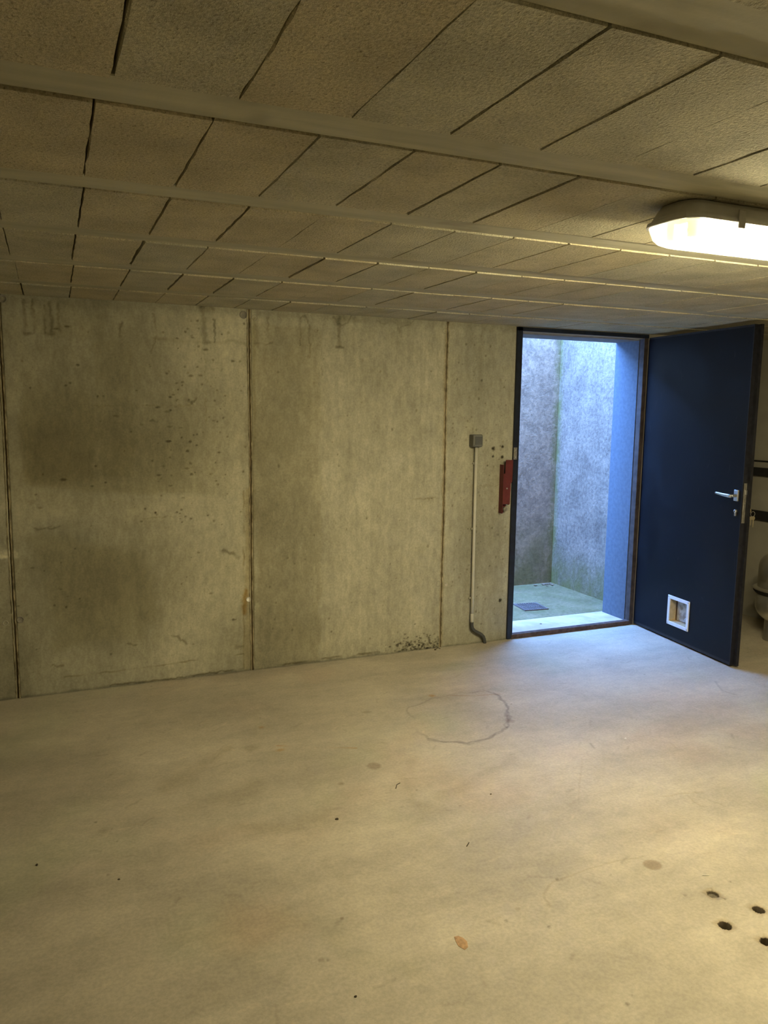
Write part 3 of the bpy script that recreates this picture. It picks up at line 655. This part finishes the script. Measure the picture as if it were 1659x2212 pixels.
# ---- door frame and threshold
trim = empty('trim_1', (3.23, D, 0), label='black steel door frame with a rusty threshold bar', cat='door frame', kind='structure')
def tp(o): return rel(o, trim)
tp(box('jamb', 2.711, DL + .010, D - 0.007, D + 0.055, 0, H - 0.004, M['frame'], bevel=.002, seg=1))
tp(box('jamb', DR, DR + 0.035, D - 0.003, D + 0.042, 0, H - 0.004, M['jamb_worn'], bevel=.002, seg=1))
tp(box('frame_head', 2.711, DR + 0.035, D - 0.007, D + 0.05, 1.990, H - 0.004, M['frame'], bevel=.002, seg=1))
tp(box('threshold_bar', DL, DR, D - 0.010, D + 0.032, 0, 0.030, M['rust'], bevel=.002, seg=1))
o = tp(box('keeper_plate', 2.7125, 2.737, D - 0.0095, D - 0.006, 1.185, 1.262, M['zinc'], bevel=.001, seg=1))
for z in (1.20, 1.245):
    s = lathe('screw', [(0.004, 0), (0.004, -0.002), (0.0, -0.0028)], (2.726, D - 0.0095, z), M['steel'], n=10, axis='y'); s.parent = o; s.location = Vector(s.location) - Vector(o.location) - Vector(trim.location)
o = box('sill', DL, DR + .012, D + 0.034, OUT + .02, -0.02, 0.020, M['sill'], bevel=.004, seg=2); tp(o)
o = box('reveal_plaster', DR, DR + 0.0125, D + 0.050, OUT, 0.0, 1.987, M['reveal']); rel(o, wall_back)
o = box('lintel_lining', DL, DR, D + 0.052, OUT, 1.979, 1.987, M['lintel']); rel(o, wall_back)

# ---- light well outside
tag(box('floor_well', 0.6, WX + .02, OUT - .01, WY + .02, -.14, 0.0, M['well_floor']), 'green mossy concrete floor of the outside light well', 'floor', kind='structure')
tag(box('wall_well_back', 0.4, WX + .2, WY, WY + .2, -.14, WTOP, M['well_back']), 'rough grey rendered far wall of the light well', 'wall', kind='structure')
tag(box('wall_well_right', WX, WX + .2, OUT, WY, -.14, WTOP, M['well_right']), 'pale weathered right hand wall of the light well', 'wall', kind='structure')
tag(box('wall_well_left', 0.4, 0.6, OUT, WY, -.14, 1.2, M['well_back']), 'low end wall of the light well', 'wall', kind='structure')

# ================================================================== THINGS
def sub_w(o, par):             # o in world coordinates -> child of a part whose own parent is an unrotated top-level thing
    o.location = Vector(o.location) - Vector(par.location) - Vector(par.parent.location); o.parent = par; return o
# ---- open door
HX, HY = 3.757, 4.238
dv = Vector((-0.1055, -0.9944)).normalized()
door = empty('door_1', (HX, HY, 0), math.atan2(dv.y, dv.x), label='dark navy steel door standing open into the room with a pet flap', cat='door', kind='structure')
LW, T, ZB, ZT = 0.957, 0.038, 0.012, 1.994
leaf = frame_prism('door_leaf', (0.004, LW, ZB + .018, ZT - .012), (0.392, 0.563, 0.130, 0.285), 0.0, T, M['door'], door)
box('edge_strip', LW, LW + 0.004, 0.0, T, ZB, ZT, M['door_edge'], door)
box('bottom_edge', 0.004, LW, 0.0015, T, ZB, ZB + .018, M['door_edge'], door)
box('top_edge', 0.004, LW, 0.0015, T, ZT - .012, ZT, M['door_edge'], door)
bm = bmesh.new()
bm_box(bm, LW + .0041, LW + 0.026, T - 0.010, T + 0.007, ZB, ZT); bm_box(bm, 0.004, LW + .004, T, T + .007, ZB, 0.13); bm_box(bm, 0.004, LW + .004, T, T + .007, 0.285, ZT)
bm_box(bm, 0.004, .392, T, T + .007, .13, .285); bm_box(bm, .563, LW + .004, T, T + .007, .13, .285)
from_bm('rebate_flange', bm, M['door_edge'], door)
# lock on the free edge
lp = box('lock_plate', LW + .004, LW + .0065, 0.008, 0.028, 0.865, 1.098, M['zinc'], door, bevel=.0008, seg=1)
def sub(o, par): o.parent = par; o.location = Vector(o.location) - Vector(par.location); return o
sub(box('latch_bolt', LW + .006, LW + .016, 0.0105, 0.0255, 1.030, 1.058, M['steel'], bevel=.002, seg=1), lp)
sub(box('deadbolt', LW + .006, LW + .008, 0.0115, 0.0245, 0.945, 0.975, M['steel'], bevel=.001, seg=1), lp)
# lever handle
hd = box('handle_rose', 0.903, 0.939, -0.011, 0.0, 0.990, 1.056, M['steel'], door, bevel=.004, seg=3)
sub(tube('lever_neck', [(.921, -.010, 1.022), (.921, -.032, 1.022), (.920, -.046, 1.022)], [.010, .0085, .009], M['steel'], n=16), hd)
bm = bmesh.new(); loops = []
for i, (u, z, hw, hh) in enumerate(((.930, 1.021, .006, .008), (.925, 1.021, .0085, .0105), (.900, 1.0215, .0075, .0105), (.860, 1.023, .0065, .009), (.820, 1.026, .0055, .0075), (.800, 1.0275, .005, .0065), (.797, 1.0277, .003, .004))):
    loops.append([(u, -.050 + hw * math.cos(a), z + hh * math.sin(a)) for a in [2 * math.pi * k / 14 for k in range(14)]])
rings(bm, loops); sub(from_bm('lever', bm, M['steel'], smooth=True), hd)
# euro cylinder
cy = lathe('lock_cylinder', [(.0105, 0), (.0105, -.010), (.009, -.012), (.0, -.012)], (.923, 0, .931), M['steel'], door, n=20, axis='y')
sub(box('cylinder_web', .9175, .9285, -.011, 0, .903, .926, M['steel'], bevel=.003, seg=2), cy)
sub(box('keyway', .9218, .9242, -.0128, -.0118, .926, .937, M['black']), cy)
cyb = lathe('lock_cylinder', [(.0105, 0), (.0105, .010), (.0, .012)], (.923, T + .007, .931), M['steel'], door, n=20, axis='y')
# inside lever, seen from behind only
hb = box('handle_rose', 0.903, 0.939, T + .007, T + .018, 0.990, 1.056, M['steel'], door, bevel=.004, seg=2)
sub(tube('lever', [(.921, T + .017, 1.022), (.921, T + .052, 1.022), (.905, T + .058, 1.022), (.80, T + .058, 1.026)], [.009, .009, .009, .006], M['steel'], n=12), hb)
# hinges
for z in (0.22, 1.0, 1.78):
    tube('hinge', [(0.0, T + .016, z), (0.0, T + .016, z + .10)], .009, M['door_edge'], door, n=12)
# pet flap
cf = frame_prism('flap_frame', (0.372, 0.583, 0.110, 0.305), (0.394, 0.561, 0.132, 0.283), -0.008, 0.0, M['white'], door, bevel=.002)
for u, z in ((.381, .119), (.574, .119), (.381, .296), (.574, .296)):
    sub(lathe('screw', [(.0038, 0), (.0038, -.0012), (0, -.0016)], (u, -.008, z), M['zinc'], n=10, axis='y'), cf)
tu = bmesh.new(); bm_box(tu, .392, .396, 0.0, T + .03, .130, .285); bm_box(tu, .559, .563, 0.0, T + .03, .130, .285); bm_box(tu, .396, .559, 0, T + .03, .130, .134); bm_box(tu, .396, .559, 0, T + .03, .281, .285)
tu = from_bm('tunnel', tu, M['tan'], door)
fl = box('flap_panel', .400, .556, T + .010, T + .014, .137, .279, M['flap'], door, bevel=.0015, seg=1)
sub(box('flap_edge', .397, .4045, T + .004, T + .012, .136, .280, M['brown']), fl)
dial = lathe('dial_knob', [(.019, .0), (.019, -.006), (.016, -.009), (.012, -.0095), (.011, -.006), (.005, -.006), (.004, -.010), (0, -.010)], (.508, T + .010, .160), M['white'], door, n=24, axis='y')
sub(lathe('dial_ring', [(.021, 0), (.021, -.003), (.0195, -.0035), (.0195, 0)], (.508, T + .010, .160), M['brown'], n=24, axis='y'), dial)

# ---- keys hanging in the lock on the far side of the door
def door_pt(u, v, z):
    n = Vector((-dv.y, dv.x)); p = Vector((HX, HY)) + u * dv + v * n; return (p.x, p.y, z)
keys = empty('key_bunch', door_pt(.923, .095, .83), label='small bunch of keys hanging from the lock of the navy door', cat='keys')
def kp(o): return rel(o, keys)
kp(tube('key', [door_pt(.923, T + .012, .931), door_pt(.923, T + .034, .931)], .0035, M['brass'], n=8))
bm = bmesh.new(); c = Vector(door_pt(.923, T + .052, .931)); loops = []
for i in range(25):
    a = 2 * math.pi * i / 24
    q_ = c + Vector((dv.x, dv.y, 0)) * 0.0 + Vector(door_pt(0, 1, 0)) * 0
    nn = Vector((-dv.y, dv.x, 0)); ctr = c + nn * (.013 * math.cos(a)) + Vector((0, 0, .013 * math.sin(a)))
    rad = (nn * math.cos(a) + Vector((0, 0, math.sin(a)))); sd = Vector((dv.x, dv.y, 0))
    loops.append([ctr + .0035 * (rad * math.cos(b) + sd * math.sin(b)) for b in [2 * math.pi * k / 6 for k in range(6)]])
rings(bm, loops, close_ends=False); kp(from_bm('key_bow', bm, M['brass']))
c2 = c + Vector((-dv.y, dv.x, 0)) * .030 - Vector((0, 0, .020)); bm = bmesh.new(); loops = []
for i in range(25):
    a = 2 * math.pi * i / 24; nn = Vector((-dv.y, dv.x, 0)); rad = nn * math.cos(a) + Vector((0, 0, math.sin(a))); sd = Vector((dv.x, dv.y, 0))
    loops.append([c2 + rad * .015 + .0015 * (rad * math.cos(b) + sd * math.sin(b)) for b in [2 * math.pi * k / 6 for k in range(6)]])
rings(bm, loops, close_ends=False); kp(from_bm('key_ring', bm, M['steel']))
for dx, L in ((.006, .062), (-.012, .05)):
    p0 = c2 + Vector((-dv.y, dv.x, 0)) * dx - Vector((0, 0, .014))
    bm = bmesh.new(); loops = []
    for z, wv in ((0, .006), (-.006, .011), (-.014, .0115), (-.020, .006), (-.022, .0035), (-L, .003), (-L - .003, .001)):
        cc_ = p0 + Vector((0, 0, z)); nn = Vector((-dv.y, dv.x, 0)); sd = Vector((dv.x, dv.y, 0)) * .0011
        loops.append([cc_ - nn * wv - sd, cc_ + nn * wv - sd, cc_ + nn * wv + sd, cc_ - nn * wv + sd])
    rings(bm, loops); kp(from_bm('key', bm, M['brass']))

# ---- red lock keeper box beside the frame
rb = empty('lock_keeper_box', (2.66, D, 0.845), label='dark red steel lock keeper box screwed beside the black door frame', cat='lock box')
def rp(o): return rel(o, rb)
def prism_xz(name, poly, y0, y1, mat):
    bm = bmesh.new(); rings(bm, [[(x, y0, z) for x, z in poly], [(x, y1, z) for x, z in poly]]); return from_bm(name, bm, mat)
rp(prism_xz('side_plate', [(2.618, .845), (2.622, .845), (2.622, 1.155), (2.618, 1.155)], D - .044, D - .0005, M['red']))
red_front = rp(prism_xz('front_plate', [(2.618, .905), (2.672, .905), (2.674, 1.035), (2.684, 1.048), (2.686, 1.186), (2.634, 1.186), (2.631, 1.10), (2.618, 1.10)], D - .047, D - .044, M['red']))
rp(prism_xz('bottom_plate', [(2.622, .845), (2.650, .845), (2.668, .895), (2.668, .90), (2.622, .90)], D - .006, D - .0005, M['red']))
rp(prism_xz('right_cheek', [(2.666, .90), (2.670, .90), (2.670, 1.155), (2.666, 1.155)], D - .044, D - .0005, M['red']))
rp(lathe('bolt_sleeve', [(.011, -.034), (.0125, -.034), (.0125, .0), (0, 0)], (2.645, D - .010, .872), M['zinc'], n=18, axis='y'))
sub_w(lathe('screw', [(.0055, 0), (.0055, -.002), (0, -.0035)], (2.647, D - .047, 1.005), M['steel'], n=12, axis='y'), red_front)

# ---- switch and conduit
sw = empty('light_switch', (2.427, D, 1.268), label='dark grey surface mounted light switch on the concrete wall', cat='light switch')
def sp(o): return rel(o, sw)
def soft_box(name, x0, x1, z0, z1, y0, y1, r, mat, inset=.003):
    bm = bmesh.new(); cx, cz = (x0 + x1) / 2, (z0 + z1) / 2; L = []
    for y, i_ in ((y1, 0), (y0 + .006, .0), (y0 + .0015, inset * .5), (y0, inset * 1.4)):
        L.append([(a, y, b) for a, b, _ in rounded_rect(cx, cz, (x1 - x0) / 2 - i_, (z1 - z0) / 2 - i_, r, 0, 5)])
    rings(bm, L); return from_bm(name, bm, mat)
sp(soft_box('back_box', 2.391, 2.462, 1.268, 1.345, D - .030, D, .008, M['switch_dark'], .001))
cover = sp(soft_box('cover', 2.392, 2.461, 1.269, 1.346, D - .050, D - .031, .010, M['switch_dark'], .004))
sub_w(soft_box('rocker_frame', 2.4005, 2.4545, 1.2790, 1.3380, D - .053, D - .049, .005, M['switch_line'], .0008), cover)
sub_w(soft_box('rocker', 2.4023, 2.4527, 1.2810, 1.3360, D - .056, D - .0525, .004, M['switch_key'], .0006), cover)
cd = empty('conduit_pipe', (2.433, D, 0.0), label='beige electrical conduit running from the grey switch down to the floor', cat='conduit')
def cp(o): return rel(o, cd)
CYc = D - .021
cp(tube('pipe', [(2.431, CYc, 1.272), (2.432, CYc, .80), (2.434, CYc, .40), (2.435, CYc, .142)], .0092, M['conduit'], n=18))
cp(tube('sleeve', [(2.435, CYc, .205), (2.435, CYc, .138)], .0103, M['conduit'], n=18))
el = [(2.435, .150), (2.435, .128), (2.440, .108), (2.455, .090), (2.478, .076), (2.503, .063), (2.522, .045), (2.532, .022), (2.535, .0)]
pts = []; rad = []
for i in range(len(el) - 1):
    for k in range(3):
        f_ = k / 3; pts.append((el[i][0] * (1 - f_) + el[i + 1][0] * f_, CYc, el[i][1] * (1 - f_) + el[i + 1][1] * f_)); rad.append(.0108 + (.0006 if len(pts) % 2 else 0))
pts.append((el[-1][0], CYc, el[-1][1])); rad.append(.011)
cp(tube('flexible_elbow', pts, rad, M['elbow'], n=16))
for z in (1.165, .752, .305):
    k_ = cp(box('clip', 2.420, 2.446, D - .012, D, z - .007, z + .007, M['conduit'], bevel=.002, seg=1))
    sub_s = lathe('clip_nail', [(.003, 0), (.003, -.006), (0, -.007)], (2.417, D - .004, z), M['zinc'], n=8, axis='y'); sub_w(sub_s, k_)

# ---- ceiling lamp
LX0, LX1, LY = 1.425, 2.705, 1.588
lc, lh = (LX0 + LX1) / 2, (LX1 - LX0) / 2
lamp = empty('ceiling_lamp', (lc, LY, H), label='long grey waterproof fluorescent lamp shining under the ceiling', cat='lamp')
def lpp(o): return rel(o, lamp)
def loft(name, levels, mat, caps=True, smooth=True):
    bm = bmesh.new(); rings(bm, [rounded_rect(lc, LY, lh - i_, hw, r, z, 7) for z, i_, hw, r in levels], close_ends=caps)
    o = from_bm(name, bm, mat, smooth=smooth); return o
hs = lpp(loft('housing', [(H - .002, .030, .062, .045), (H - .012, .022, .070, .05), (H - .034, .010, .080, .055), (H - .042, .008, .082, .055), (H - .043, .001, .090, .06), (H - .052, .0, .0915, .06), (H - .0525, .004, .087, .06), (H - .040, .012, .079, .055), (H - .030, .03, .07, .05)], M['housing'], smooth=False))
lpp(loft('reflector_tray', [(H - .045, .075, .066, .02), (H - .040, .075, .066, .02)], M['tray'], smooth=False))
lpp(loft('diffuser', [(H - .0515, .006, .086, .057), (H - .062, .008, .084, .055), (H - .080, .016, .078, .05), (H - .091, .026, .068, .045), (H - .098, .042, .052, .04), (H - .101, .07, .03, .025)], M['lens'], caps=False))
for s in (-1, 1):
    lpp(tube('lamp_tube', [(LX0 + .085, LY + s * .036, H - .066), (LX1 - .085, LY + s * .036, H - .066)], .013, M['tube'], n=14))
    for xe, sg in ((LX0, 1), (LX1, -1)):
        lpp(box('lamp_holder', min(xe + sg * .062, xe + sg * .0845), max(xe + sg * .062, xe + sg * .0845), LY + s * .036 - .014, LY + s * .036 + .014, H - .083, H - .042, M['clip'], bevel=.002, seg=1))
for i in range(5):
    x = LX0 + .17 + i * .235
    for s in (-1, 1):
        y0, y1 = (LY - .0955, LY - .0905) if s < 0 else (LY + .0905, LY + .0955)
        lpp(box('clip', x - .012, x + .012, y0, y1, H - .066, H - .022, M['clip'], bevel=.0015, seg=1))

# ---- wall rails and steel tank behind the door
for z, h_, t_, lab in ((1.078, .030, .028, 'upper black flat rail on the side wall behind the door'), (0.762, .034, .028, 'lower black flat rail on the side wall beside the steel tank')):
    tag(box('wall_rail', XR - t_, XR, 2.4, 4.20, z - h_, z + h_, M['black'], bevel=.003, seg=1), lab, 'rail', 'black rails on the side wall')
tag(tube('wall_stripe', [(XR - .006, 2.4, 1.162), (XR - .006, 3.3, 1.158), (XR - .006, 4.22, 1.154)], .006, M['black'], n=8), 'thin dark stripe running above the black rails on the side wall', 'stripe')  # thin dark tube drawn as a plain stripe along the side wall
TX, TY = 4.425, 3.575
tank = empty('pressure_tank', (TX, TY, 0), label='shiny stainless steel pressure tank on a round foot behind the door', cat='tank')
def tk(o): return rel(o, tank)
tk(lathe('foot', [(.112, 0), (.112, .004), (.106, .008), (.106, .16), (.11, .175), (0, .175)], (TX, TY, 0), M['stainless'], n=48))
prof = []
for i in range(11):
    a = -math.pi / 2 + math.pi / 2 * i / 10; prof.append((.172 * math.cos(a), .235 + .125 * math.sin(a)))
tk(lathe('lower_shell', prof + [(.172, .325), (0, .325)], (TX, TY, 0), M['stainless'], n=56))
prof = [(0, .352), (.165, .352), (.165, .49)]
for i in range(1, 11):
    a = math.pi / 2 * i / 10; prof.append((.165 * math.cos(a), .49 + .12 * math.sin(a)))
tk(lathe('upper_shell', prof, (TX, TY, 0), M['stainless'], n=56))
tk(lathe('shaded_gap', [(0, .316), (.176, .316), (.188, .330), (.188, .343), (0, .343)], (TX, TY, 0), M['black'], n=56))  # black ring stands in for the shaded gap beneath the clamp rim
tk(lathe('clamp_ring', [(.165, .343), (.192, .343), (.194, .347), (.190, .352), (.165, .358)], (TX, TY, 0), M['stainless'], n=56))
tk(lathe('top_valve', [(.02, .60), (.02, .63), (.012, .64), (.012, .66), (0, .66)], (TX, TY, 0), M['brass'], n=16))

# ---- drain grate and dead leaves in the light well
gr = empty('drain_grate', (3.34, 4.90, 0), math.radians(-6), label='square floor drain grate set in the mossy light well floor', cat='drain')
frame_prism_o = None
bm = bmesh.new()
for a in ((-.10, .10, -.10, -.088), (-.10, .10, .088, .10), (-.10, -.088, -.088, .088), (.088, .10, -.088, .088)): bm_box(bm, *a, 0.0, .008)
from_bm('grate_frame', bm, M['grate'], gr)
box('drain_pan', -.088, .088, -.088, .088, 0.0, .0015, M['black'], gr)
for i in range(9):
    x = -.088 + .176 * (i + .5) / 9; box('bar', x - .0048, x + .0048, -.088, .088, .0015, .008, M['grate'], gr)
box('cross_bar', -.088, .088, -.006, .006, .0016, .0078, M['grate'], gr)
rg = np.random.default_rng(31)
def leaf_bm(L, wv, curl):
    bm = bmesh.new(); rows_ = []
    for i in range(6):
        t_ = i / 5; hw = wv * math.sin(math.pi * (0.08 + 0.86 * t_)) ; z = .002 + curl * (t_ - .5) ** 2 * 4
        rows_.append([(L * (t_ - .5), -hw, z + hw * .4), (L * (t_ - .5), 0, z), (L * (t_ - .5), hw, z + hw * .4)])
    lo = [[bm.verts.new(p) for p in r_] for r_ in rows_]; hi = [[bm.verts.new((p[0], p[1], p[2] + .0008)) for p in r_] for r_ in rows_]
    for A, s in ((lo, 1), (hi, 1)):
        for a, b in zip(A, A[1:]):
            for k in range(2): bm.faces.new((a[k], a[k + 1], b[k + 1], b[k]))
    for a, b in zip(range(5), range(1, 6)):
        for k in (0, 2): bm.faces.new((lo[a][k], lo[b][k], hi[b][k], hi[a][k]))
    return bm
me_leaf = []
for i in range(3):
    bm = leaf_bm(.030 + .008 * i, .008 + .002 * i, .006); bmesh.ops.recalc_face_normals(bm, faces=bm.faces)
    me = bpy.data.meshes.new('dead_leaf'); bm.to_mesh(me); bm.free(); me.materials.append(M['leaf']); me_leaf.append(me)
for i in range(9):
    o = bpy.data.objects.new('dead_leaf', me_leaf[i % 3]); C.objects.link(o)
    o.location = (WX - .035 - abs(rg.normal(0, .10)), WY - .035 - abs(rg.normal(0, .05)), 0.0); o.rotation_euler = (0, 0, rg.uniform(0, 6.28))
    tag(o, 'one of the dry brown leaves gathered in the light well corner', 'leaf', 'dry leaves in the light well corner')

# ---- small litter on the floor
def litter_tube(name, pl, r, mat, label, cat):
    pts = [(*on_floor(*p), r * .9) for p in pl]; tag(tube(name, pts, r, mat, n=6), label, cat)
def litter_chip(name, px, py, rx, ry, h, mat, label, cat, seed, rot=0.0):
    x, y = on_floor(px, py); r = np.random.default_rng(seed); bm = bmesh.new(); n = 9; L = []
    for z, s in ((0, 1.0), (h * .6, .92), (h, .6)):
        L.append([(x + s * rx * math.cos(a + rot) * j, y + s * ry * math.sin(a) * j, z) for a, j in zip([2 * math.pi * k / n for k in range(n)], 1 + .18 * np.random.default_rng(seed).standard_normal(n))])
    rings(bm, L); tag(from_bm(name, bm, mat), label, cat)
litter_tube('twig', [(864, 1692), (857, 1696), (855, 1704)], .0016, M['dark_bit'], 'curled dark twig below the ring stain on the floor', 'twig')
litter_tube('twig', [(1013, 1821), (1010, 1826), (1008, 1829)], .0018, M['dark_bit'], 'short dark straw on the middle of the floor', 'twig')
litter_tube('thread', [(1517, 1891), (1524, 1891), (1532, 1892)], .0014, M['white_bit'], 'white thread lying near the drilled floor holes', 'thread')
litter_tube('twig', [(941, 1403), (946, 1400), (951, 1402)], .002, M['dark_bit'], 'tiny bent twig at the foot of the back wall', 'twig')
litter_chip('paper_chip', 1351, 1595, .006, .004, .002, M['white_bit'], 'white chip on the floor in front of the open door', 'chip', 1)
litter_chip('crumb', 728, 1770, .006, .005, .005, M['dark_bit'], 'dark crumb on the floor left of the ring stain', 'crumb', 2)
litter_chip('crumb', 1060, 1716, .0035, .003, .003, M['dark_bit'], 'tiny black crumb on the floor below the ring stain', 'crumb', 3)
litter_chip('crumb', 80, 1869, .004, .005, .004, M['dark_bit'], 'dark crumb near the left edge of the floor', 'crumb', 4)
litter_chip('crumb', 257, 1900, .004, .003, .003, M['dark_bit'], 'dark crumb on the left part of the foreground floor', 'crumb', 5)
litter_chip('crumb', 768, 2153, .0035, .003, .003, M['dark_bit'], 'dark crumb at the bottom middle of the floor', 'crumb', 6)
litter_chip('crumb', 940, 1404, .008, .006, .006, M['dark_bit'], 'dark lump of dirt against the foot of the back wall', 'crumb', 7)
litter_chip('mud_bit', 1167, 1348, .010, .006, .004, M['brown'], 'small brown clod lying on the door sill', 'clod', 8)
# the clod lies on the sill
o = bpy.data.objects['mud_bit']; sx, sy = on_floor(1168, 1348, .02); o.location = (sx, sy, .020)
x, y = on_floor(995, 2036)
fp = [on_floor(*p) for p in ((981, 2024), (990, 2022), (1000, 2026), (1009, 2034), (1011, 2046), (1004, 2052), (990, 2044), (984, 2033))]
bm = bmesh.new(); cx_ = sum(p[0] for p in fp) / 8; cy_ = sum(p[1] for p in fp) / 8
rings(bm, [[(p[0], p[1], 0) for p in fp], [(p[0], p[1], .0009) for p in fp], [(cx_ + .85 * (p[0] - cx_), cy_ + .85 * (p[1] - cy_), .0011) for p in fp]])
tag(from_bm('paint_flake', bm, M['flake']), 'flat orange brown flake stuck to the foreground floor', 'flake')
for o in bpy.data.objects:
    if '_o' in o: del o['_o']
